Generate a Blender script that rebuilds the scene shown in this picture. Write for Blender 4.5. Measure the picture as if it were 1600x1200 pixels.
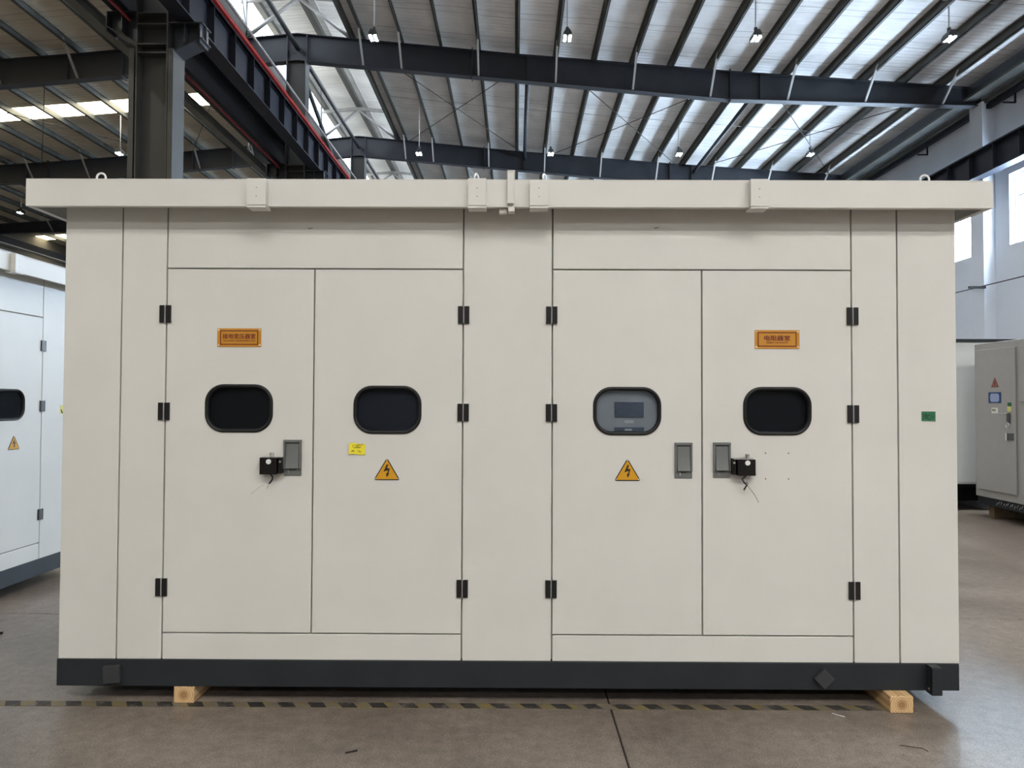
import bpy, bmesh, math, random
from mathutils import Vector, Matrix
random.seed(7)
for o in list(bpy.data.objects): bpy.data.objects.remove(o)
scene = bpy.context.scene
COL = scene.collection

# ------------------------------------------------------------------ camera
cam_d = bpy.data.cameras.new('camera'); cam = bpy.data.objects.new('camera', cam_d); COL.objects.link(cam)
cam_d.sensor_fit = 'HORIZONTAL'; cam_d.sensor_width = 36.0; cam_d.lens = 1110.0 / 1600 * 36
cam_d.clip_end = 300
def cam_matrix(yaw, pitch, roll, loc):
    Rm = Matrix.Rotation(yaw, 3, 'Z') @ Matrix.Rotation(pitch, 3, 'X') @ Matrix.Rotation(roll, 3, 'Y')
    r, f, u = Rm.col[0], Rm.col[1], Rm.col[2]
    m = Matrix(((r[0], u[0], -f[0], loc[0]), (r[1], u[1], -f[1], loc[1]), (r[2], u[2], -f[2], loc[2]), (0, 0, 0, 1)))
    return m
cam.matrix_world = cam_matrix(math.radians(0.277), math.radians(1.309), math.radians(-0.221), (0, 0, 1.657))
scene.camera = cam

# ------------------------------------------------------------------ world, exposure
w = bpy.data.worlds.new('sky'); scene.world = w; w.use_nodes = True
bg = w.node_tree.nodes['Background']; bg.inputs[0].default_value = (0.80, 0.88, 1.0, 1); bg.inputs[1].default_value = 6.0
vs = scene.view_settings
vs.view_transform = 'Standard'; vs.look = 'None'; vs.gamma = 1.0; vs.use_curve_mapping = False; vs.exposure = 0.12

# radiance of the glazing and of two unseen, added roof strips
DAY_WINDOW = 66.0
UNSEEN_ROOF_FRONT = 31.0
DAY_ROOF_LEFT = 9.0
LAMP_W = 330.0
FILL_ROOF_BACK = 18.0

# the hall's pendant lamps one downward disc at each lamp of the rows nearest the camera
def lamp_light(x, y, z, p):
    ld = bpy.data.lights.new('hall_lamp_light', 'AREA'); ld.shape = 'DISK'; ld.size = 0.2; ld.energy = p; ld.color = (1.0, 0.97, 0.93)
    lo = bpy.data.objects.new('hall_lamp_light', ld); COL.objects.link(lo); lo.location = (x, y, z)
for ly in (-17.1, -8.1, 9.9):
    for lx in (-3.85, 1.36, 6.42, 11.6): lamp_light(lx, ly, 11.365, LAMP_W * (0.9 if ly < 0 else 0.3))
    for lx in (-10.62, -15.72, -20.9, -25.95): lamp_light(lx, ly, 11.345, LAMP_W * (0.4 if ly < 0 else 0.2))

# ------------------------------------------------------------------ materials
def new_mat(name):
    m = bpy.data.materials.new(name); m.use_nodes = True
    return m, m.node_tree.nodes, m.node_tree.links, m.node_tree.nodes['Principled BSDF']
def col4(c): return (c[0], c[1], c[2], 1)
def srgb(r, g, b):
    def f(v):
        v /= 255.0
        return v / 12.92 if v <= 0.04045 else ((v + 0.055) / 1.055) ** 2.4
    return (f(r), f(g), f(b))
def mat(name, c, rough=0.5, metal=0.0, vary=0.0, scale=8.0, bump=0.0, bscale=200.0, spec=0.5):
    m, N, L, p = new_mat(name)
    p.inputs['Base Color'].default_value = col4(c); p.inputs['Roughness'].default_value = rough
    p.inputs['Metallic'].default_value = metal; p.inputs['Specular IOR Level'].default_value = spec
    if vary or bump: tc = N.new('ShaderNodeTexCoord')
    if vary:
        n = N.new('ShaderNodeTexNoise'); n.inputs['Scale'].default_value = scale; n.inputs['Detail'].default_value = 6
        L.new(tc.outputs['Object'], n.inputs['Vector'])
        r = N.new('ShaderNodeValToRGB')
        r.color_ramp.elements[0].position = 0.3; r.color_ramp.elements[1].position = 0.7
        r.color_ramp.elements[0].color = col4([v * (1 - vary) for v in c]); r.color_ramp.elements[1].color = col4([min(1, v * (1 + vary)) for v in c])
        L.new(n.outputs['Fac'], r.inputs[0]); L.new(r.outputs[0], p.inputs['Base Color'])
    if bump:
        n2 = N.new('ShaderNodeTexNoise'); n2.inputs['Scale'].default_value = bscale; n2.inputs['Detail'].default_value = 3
        L.new(tc.outputs['Object'], n2.inputs['Vector'])
        b = N.new('ShaderNodeBump'); b.inputs['Strength'].default_value = bump; b.inputs['Distance'].default_value = 0.002
        L.new(n2.outputs['Fac'], b.inputs['Height']); L.new(b.outputs[0], p.inputs['Normal'])
    return m
def emit(name, c, s):
    m, N, L, p = new_mat(name)
    p.inputs['Base Color'].default_value = col4((0.8, 0.8, 0.8)); p.inputs['Emission Color'].default_value = col4(c); p.inputs['Emission Strength'].default_value = s
    return m

PAINT = mat('cabinet_paint', (0.64, 0.634, 0.602), 0.42, vary=0.025, scale=3.0, bump=0.10, bscale=420)
PAINT_WHITE = mat('white_cabinet_paint', (0.74, 0.77, 0.76), 0.4, vary=0.02)
PAINT_GREY = mat('grey_cabinet_paint', (0.36, 0.355, 0.345), 0.45, vary=0.03, bump=0.1, bscale=300)
BASE_DARK = mat('dark_base_paint', (0.020, 0.024, 0.028), 0.45, vary=0.12, scale=5, spec=0.3)
BASE_PLATE = mat('dark_plate_paint', (0.034, 0.037, 0.041), 0.38)
BLACK = mat('black_plastic', (0.006, 0.006, 0.007), 0.35)
HINGE_PIN_GLINT = mat('hinge_pin_glint', (0.42, 0.42, 0.42), 0.3, metal=0.6)  # pale pin colour carries the bright highlight down the hinge
GLOSS_BLACK = mat('glossy_black', (0.004, 0.004, 0.005), 0.16)
RUBBER = mat('black_rubber', (0.007, 0.0075, 0.008), 0.42, spec=0.35)
INTERIOR_SHADE = mat('interior_shade', (0.004, 0.004, 0.004), 0.6)  # near-black colour in place of the shade inside the cabinet
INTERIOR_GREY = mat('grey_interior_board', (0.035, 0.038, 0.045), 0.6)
INSTR = mat('instrument_grey', (0.30, 0.32, 0.34), 0.5, vary=0.08, scale=10)
INSTR_DARK = mat('instrument_screen', (0.075, 0.095, 0.135), 0.35, vary=0.15, scale=40)
INSTR_LABEL = mat('instrument_label', (0.48, 0.50, 0.53), 0.5)
HANDLE = mat('handle_grey', (0.155, 0.165, 0.165), 0.38, metal=0.25)
HANDLE_DARK = mat('handle_recess_grey', (0.07, 0.074, 0.074), 0.42, metal=0.2)
CHROME = mat('chrome', (0.82, 0.82, 0.83), 0.15, metal=1.0)
WHITE_CAP = mat('white_plastic', (0.75, 0.75, 0.75), 0.4)
ORANGE = mat('sign_orange', (0.52, 0.24, 0.022), 0.4, vary=0.05, scale=20)
SIGN_YELLOW = mat('sign_yellow', (0.60, 0.30, 0.012), 0.4, vary=0.03, scale=20)
SIGN_RED = mat('sign_red', (0.145, 0.010, 0.007), 0.5)
SIGN_BLACK = mat('sign_black', (0.012, 0.008, 0.006), 0.5)
RIVET = mat('rivet_steel', (0.95, 0.90, 0.80), 0.35, metal=0.3)
NOTE = mat('note_yellow', (0.80, 0.69, 0.035), 0.7, vary=0.05, scale=30)
INK = mat('note_ink', (0.16, 0.12, 0.02), 0.8)
GREEN = mat('sticker_green', (0.022, 0.135, 0.060), 0.5, vary=0.2, scale=60)
GREEN_INK = mat('sticker_ink', (0.004, 0.035, 0.016), 0.6)
PAPER = mat('white_paper', (0.75, 0.76, 0.74), 0.7)
PALE_YELLOW = mat('pale_yellow_sticker', (0.66, 0.64, 0.22), 0.6)
BLUE = mat('sticker_blue', (0.010, 0.050, 0.170), 0.5)
BLUE_LIGHT = mat('sticker_pale_blue', (0.30, 0.38, 0.60), 0.5)
RED_FADED = mat('sticker_faded_red', (0.32, 0.13, 0.10), 0.6)
STEEL_DARK = mat('structural_steel', (0.030, 0.034, 0.043), 0.5, vary=0.15, scale=1.5)
STEEL_GIRDER = mat('crane_girder_paint', (0.016, 0.018, 0.026), 0.6, vary=0.15, scale=1.5, spec=0.2)
STEEL_COL = mat('column_steel', (0.046, 0.047, 0.045), 0.5, vary=0.12, scale=1.2)
STEEL_PURLIN = mat('purlin_steel', (0.085, 0.088, 0.080), 0.5, vary=0.2, scale=2)
STEEL_LIGHT = mat('galvanised_steel', (0.30, 0.30, 0.29), 0.45, vary=0.15, scale=3, metal=0.2)
BRACE_LIGHT = mat('pale_brace', (0.55, 0.55, 0.54), 0.45)
RED_BAR = mat('red_conductor', (0.36, 0.018, 0.014), 0.4)
RED_PIPE = mat('dark_red_pipe', (0.16, 0.012, 0.022), 0.4)
CABLE = mat('dark_cable', (0.02, 0.02, 0.022), 0.5)
WALL = mat('white_wall', (0.72, 0.765, 0.83), 0.75, vary=0.05, scale=0.6)
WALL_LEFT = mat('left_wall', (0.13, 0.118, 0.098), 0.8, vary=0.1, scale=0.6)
FRAME_WHITE = mat('window_frame_white', (0.72, 0.74, 0.76), 0.5)
LED = emit('lamp_led', (1.0, 0.98, 0.95), 750.0)
LAMP_BODY = mat('lamp_body', (0.10, 0.105, 0.11), 0.45, metal=0.3)
PANE_DAY = emit('daylight_pane', (0.64, 0.81, 1.0), DAY_WINDOW)
SKY_LEFT = emit('roof_light_left', (1.0, 0.90, 0.62), DAY_ROOF_LEFT)
ADDED_STRIP_BACK = emit('added_fill_strip_back', (0.90, 0.95, 1.0), FILL_ROOF_BACK)  # glow of the strip added to brighten the right side
UNSEEN_STRIP_FRONT = emit('unseen_roof_strip_front', (1.0, 0.985, 0.93), UNSEEN_ROOF_FRONT)  # glow of the unseen strip behind the camera

def glass_mat(name, tint, gloss):
    m = bpy.data.materials.new(name); m.use_nodes = True
    N, L = m.node_tree.nodes, m.node_tree.links
    N.remove(N['Principled BSDF']); out = N['Material Output']
    t = N.new('ShaderNodeBsdfTransparent'); t.inputs[0].default_value = col4(tint)
    g = N.new('ShaderNodeBsdfGlossy'); g.inputs['Roughness'].default_value = 0.03; g.inputs[0].default_value = (0.9, 0.95, 1, 1)
    fr = N.new('ShaderNodeFresnel'); fr.inputs[0].default_value = gloss
    mx = N.new('ShaderNodeMixShader')
    L.new(fr.outputs[0], mx.inputs[0]); L.new(t.outputs[0], mx.inputs[1]); L.new(g.outputs[0], mx.inputs[2])
    L.new(mx.outputs[0], out.inputs[0])
    return m
GLASS = glass_mat('tinted_glass', (0.72, 0.75, 0.80), 1.26)
GLASS_CLEAR = glass_mat('clear_glass', (0.92, 0.94, 0.96), 1.35)

def roof_mat(name, c, warm):
    m, N, L, p = new_mat(name)
    tc = N.new('ShaderNodeTexCoord'); sep = N.new('ShaderNodeSeparateXYZ'); L.new(tc.outputs['Object'], sep.inputs[0])
    def math_(op, a, b=None):
        n = N.new('ShaderNodeMath'); n.operation = op
        for i, v in enumerate((a, b)):
            if v is None: continue
            if isinstance(v, (int, float)): n.inputs[i].default_value = v
            else: L.new(v, n.inputs[i])
        return n.outputs[0]
    yy = sep.outputs['Y']
    n0 = N.new('ShaderNodeTexNoise'); n0.inputs['Scale'].default_value = 0.45; n0.inputs['Detail'].default_value = 2; L.new(tc.outputs['Object'], n0.inputs['Vector'])
    wob = math_('MULTIPLY', n0.outputs['Fac'], 0.25)
    y2 = math_('ADD', yy, wob)
    fr = math_('FRACT', math_('MULTIPLY', y2, 1 / 1.5))
    l1 = math_('LESS_THAN', fr, 0.018)
    fr2 = math_('FRACT', math_('ADD', math_('MULTIPLY', y2, 1 / 1.5), 0.80))
    l2 = math_('LESS_THAN', fr2, 0.014)
    line = math_('MAXIMUM', l1, l2)
    n1 = N.new('ShaderNodeTexNoise'); n1.inputs['Scale'].default_value = 1.1; n1.inputs['Detail'].default_value = 5; L.new(tc.outputs['Object'], n1.inputs['Vector'])
    ramp = N.new('ShaderNodeValToRGB'); ramp.color_ramp.elements[0].position = 0.3; ramp.color_ramp.elements[1].position = 0.7
    ramp.color_ramp.elements[0].color = col4([v * 0.86 for v in c]); ramp.color_ramp.elements[1].color = col4([v * 1.1 for v in c]); L.new(n1.outputs['Fac'], ramp.inputs[0])
    mix = N.new('ShaderNodeMixRGB'); mix.inputs[2].default_value = col4([v * 0.45 for v in c])
    L.new(math_('MULTIPLY', line, 0.8), mix.inputs[0]); L.new(ramp.outputs[0], mix.inputs[1]); L.new(mix.outputs[0], p.inputs['Base Color'])
    rib = math_('SINE', math_('MULTIPLY', yy, 2 * math.pi / 0.19))
    b = N.new('ShaderNodeBump'); b.inputs['Strength'].default_value = 0.35; b.inputs['Distance'].default_value = 0.02
    L.new(rib, b.inputs['Height']); L.new(b.outputs[0], p.inputs['Normal'])
    p.inputs['Roughness'].default_value = 0.5
    return m
ROOF_RIGHT = roof_mat('silver_roof_lining', (0.86, 0.862, 0.855), 0)
ROOF_LEFT = roof_mat('tan_roof_lining', (0.52, 0.48, 0.40), 0)  # darker, yellower base colour than the right lining
ROOF_MON = roof_mat('monitor_roof_sheet', (0.72, 0.72, 0.70), 0)

def make_translucent(m, f):
    N, L = m.node_tree.nodes, m.node_tree.links; p = N['Principled BSDF']; out = N['Material Output']
    t = N.new('ShaderNodeBsdfTranslucent'); t.inputs[0].default_value = (0.85, 0.84, 0.80, 1)
    n = N.new('ShaderNodeTexNoise'); n.inputs['Scale'].default_value = 0.9; n.inputs['Detail'].default_value = 4
    tc = N.new('ShaderNodeTexCoord'); L.new(tc.outputs['Object'], n.inputs['Vector'])
    mr = N.new('ShaderNodeMapRange'); mr.inputs['From Min'].default_value = 0.3; mr.inputs['From Max'].default_value = 0.7
    mr.inputs['To Min'].default_value = f * 0.6; mr.inputs['To Max'].default_value = f * 1.4; L.new(n.outputs['Fac'], mr.inputs['Value'])
    mx = N.new('ShaderNodeMixShader'); L.new(mr.outputs[0], mx.inputs[0])
    L.new(p.outputs[0], mx.inputs[1]); L.new(t.outputs[0], mx.inputs[2]); L.new(mx.outputs[0], out.inputs[0])
make_translucent(ROOF_MON, 0.16)

def concrete(name):
    m, N, L, p = new_mat(name)
    tc = N.new('ShaderNodeTexCoord'); geo = N.new('ShaderNodeNewGeometry')
    def noise(s, d, rough=0.6):
        n = N.new('ShaderNodeTexNoise'); n.inputs['Scale'].default_value = s; n.inputs['Detail'].default_value = d; n.inputs['Roughness'].default_value = rough
        L.new(geo.outputs['Position'], n.inputs['Vector']); return n
    n1 = noise(0.9, 6); n2 = noise(14, 6, 0.7); n3 = noise(120, 3, 0.7); n4 = noise(5.5, 4, 0.55)
    r1 = N.new('ShaderNodeValToRGB'); e = r1.color_ramp.elements
    e[0].position = 0.32; e[0].color = (0.150, 0.121, 0.100, 1); e[1].position = 0.70; e[1].color = (0.285, 0.240, 0.205, 1)
    L.new(n1.outputs['Fac'], r1.inputs[0])
    r2 = N.new('ShaderNodeValToRGB'); r2.color_ramp.elements[0].position = 0.3; r2.color_ramp.elements[0].color = (0.58, 0.58, 0.58, 1); r2.color_ramp.elements[1].position = 0.68; r2.color_ramp.elements[1].color = (1.22, 1.22, 1.22, 1)
    L.new(n2.outputs['Fac'], r2.inputs[0])
    mx = N.new('ShaderNodeMixRGB'); mx.blend_type = 'MULTIPLY'; mx.inputs[0].default_value = 0.8
    L.new(r1.outputs[0], mx.inputs[1]); L.new(r2.outputs[0], mx.inputs[2])
    r3 = N.new('ShaderNodeValToRGB'); r3.color_ramp.elements[0].position = 0.35; r3.color_ramp.elements[0].color = (0.50, 0.50, 0.50, 1); r3.color_ramp.elements[1].position = 0.65; r3.color_ramp.elements[1].color = (1.35, 1.35, 1.35, 1)
    L.new(n3.outputs['Fac'], r3.inputs[0])
    mx2 = N.new('ShaderNodeMixRGB'); mx2.blend_type = 'MULTIPLY'; mx2.inputs[0].default_value = 0.85
    L.new(mx.outputs[0], mx2.inputs[1]); L.new(r3.outputs[0], mx2.inputs[2])
    # dark oil spots
    r4 = N.new('ShaderNodeValToRGB'); r4.color_ramp.elements[0].position = 0.70; r4.color_ramp.elements[0].color = (0, 0, 0, 1); r4.color_ramp.elements[1].position = 0.78; r4.color_ramp.elements[1].color = (1, 1, 1, 1)
    L.new(n4.outputs['Fac'], r4.inputs[0])
    mx3 = N.new('ShaderNodeMixRGB'); mx3.inputs[2].default_value = (0.07, 0.06, 0.052, 1)
    ml = N.new('ShaderNodeMath'); ml.operation = 'MULTIPLY'; ml.inputs[1].default_value = 0.6; L.new(r4.outputs[0], ml.inputs[0])
    L.new(ml.outputs[0], mx3.inputs[0]); L.new(mx2.outputs[0], mx3.inputs[1]); L.new(mx3.outputs[0], p.inputs['Base Color'])
    rr = N.new('ShaderNodeMapRange'); rr.inputs['To Min'].default_value = 0.26; rr.inputs['To Max'].default_value = 0.46
    L.new(n1.outputs['Fac'], rr.inputs['Value']); L.new(rr.outputs[0], p.inputs['Roughness'])
    b = N.new('ShaderNodeBump'); b.inputs['Strength'].default_value = 0.25; b.inputs['Distance'].default_value = 0.003
    L.new(n3.outputs['Fac'], b.inputs['Height']); L.new(b.outputs[0], p.inputs['Normal'])
    return m
CONCRETE = concrete('worn_concrete')
JOINT = mat('floor_joint', (0.03, 0.026, 0.022), 0.8)

def tape_mat(name, c, keep):
    m, N, L, p = new_mat(name)
    geo = N.new('ShaderNodeNewGeometry')
    n = N.new('ShaderNodeTexNoise'); n.inputs['Scale'].default_value = 9; n.inputs['Detail'].default_value = 6; n.inputs['Roughness'].default_value = 0.75
    L.new(geo.outputs['Position'], n.inputs['Vector'])
    r = N.new('ShaderNodeValToRGB'); r.color_ramp.elements[0].position = keep; r.color_ramp.elements[0].color = col4(c)
    r.color_ramp.elements[1].position = keep + 0.14; r.color_ramp.elements[1].color = (0.17, 0.142, 0.118, 1)
    L.new(n.outputs['Fac'], r.inputs[0]); L.new(r.outputs[0], p.inputs['Base Color']); p.inputs['Roughness'].default_value = 0.6
    return m
TAPE_YELLOW = tape_mat('worn_yellow_tape', (0.21, 0.165, 0.055), 0.42)
TAPE_BLACK = tape_mat('worn_black_tape', (0.030, 0.028, 0.027), 0.52)

def wood(name):
    m, N, L, p = new_mat(name)
    tc = N.new('ShaderNodeTexCoord')
    mp = N.new('ShaderNodeMapping'); mp.inputs['Scale'].default_value = (1, 0.06, 1); L.new(tc.outputs['Object'], mp.inputs[0])
    wv = N.new('ShaderNodeTexWave'); wv.wave_type = 'RINGS'; wv.rings_direction = 'Y'; wv.inputs['Scale'].default_value = 26; wv.inputs['Distortion'].default_value = 3; wv.inputs['Detail'].default_value = 3
    L.new(mp.outputs[0], wv.inputs[0])
    r = N.new('ShaderNodeValToRGB'); r.color_ramp.elements[0].color = (0.50, 0.30, 0.13, 1); r.color_ramp.elements[1].color = (0.70, 0.50, 0.28, 1)
    L.new(wv.outputs['Fac'], r.inputs[0])
    # darker heartwood around the pith
    ln = N.new('ShaderNodeVectorMath'); ln.operation = 'LENGTH'
    mp2 = N.new('ShaderNodeMapping'); mp2.inputs['Scale'].default_value = (1, 0, 1); L.new(tc.outputs['Object'], mp2.inputs[0]); L.new(mp2.outputs[0], ln.inputs[0])
    r2 = N.new('ShaderNodeValToRGB'); r2.color_ramp.elements[0].position = 0.012; r2.color_ramp.elements[0].color = (0.55, 0.45, 0.36, 1); r2.color_ramp.elements[1].position = 0.036; r2.color_ramp.elements[1].color = (1, 1, 1, 1)
    L.new(ln.outputs['Value'], r2.inputs[0])
    mx = N.new('ShaderNodeMixRGB'); mx.blend_type = 'MULTIPLY'; mx.inputs[0].default_value = 1; L.new(r.outputs[0], mx.inputs[1]); L.new(r2.outputs[0], mx.inputs[2])
    L.new(mx.outputs[0], p.inputs['Base Color']); p.inputs['Roughness'].default_value = 0.7
    return m
WOOD = wood('pine_timber')
WOOD_OLD = mat('weathered_timber', (0.17, 0.12, 0.075), 0.8, vary=0.2, scale=12)

# ------------------------------------------------------------------ mesh helpers
class MB:
    def __init__(s): s.v = []; s.f = []; s.m = []; s.mats = []; s.smooth = []
    def mi(s, m):
        if m not in s.mats: s.mats.append(m)
        return s.mats.index(m)
    def add(s, vs, fs, m, smooth=False):
        b = len(s.v); s.v += [tuple(v) for v in vs]; i = s.mi(m)
        for f in fs: s.f.append(tuple(b + k for k in f)); s.m.append(i); s.smooth.append(smooth)
        return s
    def box(s, x0, x1, y0, y1, z0, z1, m, M=None):
        vs = [(x, y, z) for x in (x0, x1) for y in (y0, y1) for z in (z0, z1)]
        if M is not None: vs = [M @ Vector(v) for v in vs]
        return s.add(vs, [(0, 1, 3, 2), (4, 6, 7, 5), (0, 4, 5, 1), (2, 3, 7, 6), (0, 2, 6, 4), (1, 5, 7, 3)], m)
    def prism(s, poly, axis, a, b, m):
        """poly 2D; axis 'Y': (x,z) extruded in y; 'X': (y,z); 'Z': (x,y)"""
        def P(p, t): return {'Y': (p[0], t, p[1]), 'X': (t, p[0], p[1]), 'Z': (p[0], p[1], t)}[axis]
        n = len(poly); vs = [P(p, a) for p in poly] + [P(p, b) for p in poly]
        fs = [tuple(range(n)), tuple(range(2 * n - 1, n - 1, -1))] + [(i, i + n, (i + 1) % n + n, (i + 1) % n) for i in range(n)]
        return s.add(vs, fs, m)
    def tube(s, pts, r, m, n=8, closed=False):
        pts = [Vector(p) for p in pts]; k = len(pts); vs = []
        ref = None
        for i, p in enumerate(pts):
            if closed: d = (pts[(i + 1) % k] - pts[i - 1]).normalized()
            else: d = (pts[min(i + 1, k - 1)] - pts[max(i - 1, 0)]).normalized()
            if ref is None:
                ref = Vector((0, 0, 1)) if abs(d.z) < 0.9 else Vector((1, 0, 0))
            u = d.cross(ref); 
            if u.length < 1e-4: u = d.cross(Vector((0, 1, 0.01)))
            u.normalize(); v = u.cross(d).normalized(); ref = v
            for j in range(n):
                a = 2 * math.pi * j / n; vs.append(p + r * (math.cos(a) * u + math.sin(a) * v))
        fs = []
        for i in range(k if closed else k - 1):
            for j in range(n):
                a = i * n + j; b = i * n + (j + 1) % n; i2 = (i + 1) % k
                fs.append((a, b, i2 * n + (j + 1) % n, i2 * n + j))
        s.add(vs, fs, m, True)
        if not closed:
            base = len(s.v) - len(vs)
            s.f.append(tuple(base + j for j in range(n - 1, -1, -1))); s.m.append(s.mi(m)); s.smooth.append(False)
            s.f.append(tuple(base + (k - 1) * n + j for j in range(n))); s.m.append(s.mi(m)); s.smooth.append(False)
        return s
    def disc(s, c, axis, r, h, m, n=14, r2=None):
        """cylinder along axis vector from c, length h"""
        c = Vector(c); d = Vector(axis).normalized(); u = d.orthogonal().normalized(); v = d.cross(u)
        r2 = r if r2 is None else r2
        vs = [c + r * (math.cos(2 * math.pi * j / n) * u + math.sin(2 * math.pi * j / n) * v) for j in range(n)]
        vs += [c + d * h + r2 * (math.cos(2 * math.pi * j / n) * u + math.sin(2 * math.pi * j / n) * v) for j in range(n)]
        fs = [tuple(range(n - 1, -1, -1)), tuple(range(n, 2 * n))] + [(j, (j + 1) % n, (j + 1) % n + n, j + n) for j in range(n)]
        return s.add(vs, fs, m)
    def ibeam_y(s, x, z0, z1, y0, y1, wf, tw, tf, m):
        s.box(x - tw / 2, x + tw / 2, y0, y1, z0 + tf, z1 - tf, m)
        s.box(x - wf / 2, x + wf / 2, y0, y1, z0, z0 + tf, m)
        s.box(x - wf / 2, x + wf / 2, y0, y1, z1 - tf, z1, m); return s
    def build(s, name, parent=None, bevel=0.0, seg=2, origin=None, fixn=True):
        o0 = Vector(origin) if origin else Vector((0, 0, 0))
        me = bpy.data.meshes.new(name)
        me.from_pydata([tuple(Vector(v) - o0) for v in s.v], [], s.f)
        for mm in s.mats: me.materials.append(mm)
        me.polygons.foreach_set('material_index', s.m); me.polygons.foreach_set('use_smooth', s.smooth)
        if fixn:
            bm = bmesh.new(); bm.from_mesh(me); bmesh.ops.recalc_face_normals(bm, faces=bm.faces); bm.to_mesh(me); bm.free()
        me.update()
        o = bpy.data.objects.new(name, me); COL.objects.link(o); o.location = o0
        if parent: o.parent = parent
        if bevel:
            b = o.modifiers.new('bevel', 'BEVEL'); b.width = bevel; b.segments = seg; b.limit_method = 'ANGLE'; b.harden_normals = False
        return o
def empty(name, loc=(0, 0, 0), rz=0):
    o = bpy.data.objects.new(name, None); COL.objects.link(o); o.location = loc; o.rotation_euler = (0, 0, rz); return o
def tag(o, label, cat, group=None):
    o['label'] = label; o['category'] = cat
    if group: o['group'] = group
    return o
def struct(o): o['kind'] = 'structure'; return o
def inst(mesh_obj, name, loc, parent=None, rz=0.0):
    o = bpy.data.objects.new(name, mesh_obj.data); COL.objects.link(o); o.location = loc; o.rotation_euler = (0, 0, rz)
    for md in mesh_obj.modifiers:
        n = o.modifiers.new(md.name, md.type)
        if md.type == 'BEVEL': n.width = md.width; n.segments = md.segments; n.limit_method = md.limit_method
    if parent: o.parent = parent
    return o
def rrect(cx, cz, w, h, r, n=8):
    pts = []
    for sx, sz, a0 in ((1, 1, 0), (-1, 1, 90), (-1, -1, 180), (1, -1, 270)):
        for k in range(n + 1):
            a = math.radians(a0 + 90 * k / n)
            pts.append((cx + sx * (w / 2 - r) + r * math.cos(a), cz + sz * (h / 2 - r) + r * math.sin(a)))
    return pts
_font = None
def text_mesh(s, size_h, width, cx, cz, y, material, mb, bold=0.0):
    """adds flat lettering in the XZ plane at depth y to mb, fitted to width x size_h"""
    cu = bpy.data.curves.new('t', 'FONT'); cu.body = s; cu.size = 1.0; cu.resolution_u = 3
    ob = bpy.data.objects.new('t', cu); COL.objects.link(ob)
    dg = bpy.context.evaluated_depsgraph_get(); dg.update()
    me = bpy.data.meshes.new_from_object(ob.evaluated_get(dg))
    vs = [v.co.copy() for v in me.vertices]; fs = [tuple(p.vertices) for p in me.polygons]
    if vs:
        x0 = min(v.x for v in vs); x1 = max(v.x for v in vs); y0 = min(v.y for v in vs); y1 = max(v.y for v in vs)
        sx = width / (x1 - x0); sy = size_h / (y1 - y0)
        k = 0
        for ox in (-bold, 0, bold):
            for oz in ((-bold * 0.6, bold * 0.6) if bold else (0,)):
                k += 1
                mb.add([(cx + ox + (v.x - (x0 + x1) / 2) * sx, y - 0.00006 * k, cz + oz + (v.y - (y0 + y1) / 2) * sy) for v in vs], fs, material)
    bpy.data.objects.remove(ob); bpy.data.meshes.remove(me); bpy.data.curves.remove(cu)

# ------------------------------------------------------------------ the hall: dimensions
RX = -7.15                      # ridge / middle column line
FR = [-13.05, -4.05, 4.95, 13.95, 22.95, 31.95, 40.95, 49.95, 58.95]   # portal frames
XW = 15.3                       # right wall inner face
XL = -30.6                      # left wall inner face
YF, YB = -19.0, 66.0
RP = [(0, 13.58), (7.15, 12.91), (14.08, 12.36), (22.15, 11.82), (23.6, 11.72)]
def rafter_top(x):
    d = abs(x - RX)
    for (a, za), (b, zb) in zip(RP, RP[1:]):
        if d <= b: return za + (zb - za) * (d - a) / (b - a)
    return RP[-1][1]
PUR_H = 0.26
def roof_z(x): return rafter_top(x) + PUR_H

# ---- floor: base and cast slabs
fl = struct(MB().box(XL - 1, XW + 1, YF - 1, YB + 1, -0.30, -0.012, JOINT).build('floor'))
sx0, sy0, dx, dy = 0.52, 5.49, 4.33, 6.0
gap = 0.008
slab = MB().box(gap / 2, dx - gap / 2, gap / 2, dy - gap / 2, -0.14, 0, CONCRETE).build('floor_slab', fl, bevel=0.004, seg=1)
first = True
for i in range(-8, 4):
    for j in range(-5, 11):
        x, y = sx0 + i * dx, sy0 + j * dy
        if x + dx > XW + 0.9: continue
        if first: slab.location = (x, y, 0); first = False
        else: inst(slab, 'floor_slab', (x, y, 0), fl)
xe = sx0 + 3 * dx
MB().box(xe + gap / 2, XW + 0.9, YF, YB, -0.14, 0, CONCRETE).build('floor_edge_slab', fl)

# ---- right wall with window openings
win_y = [(18.7, 21.97), (23.79, 27.2), (27.9, 31.1), (32.8, 36.2), (36.9, 40.1), (41.8, 45.2), (45.9, 49.1), (50.8, 54.2), (54.9, 58.1)]
WZ0, WZ1 = 6.53, 8.73
wr = MB()
wr.box(XW, XW + 0.35, YF, YB, -0.2, WZ0, WALL); wr.box(XW, XW + 0.35, YF, YB, WZ1, 12.4, WALL)
yp = YF
for a, b in win_y: wr.box(XW, XW + 0.35, yp, a, WZ0, WZ1, WALL); yp = b
wr.box(XW, XW + 0.35, yp, YB, WZ0, WZ1, WALL)
wall_r = struct(wr.build('wall_right'))
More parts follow.
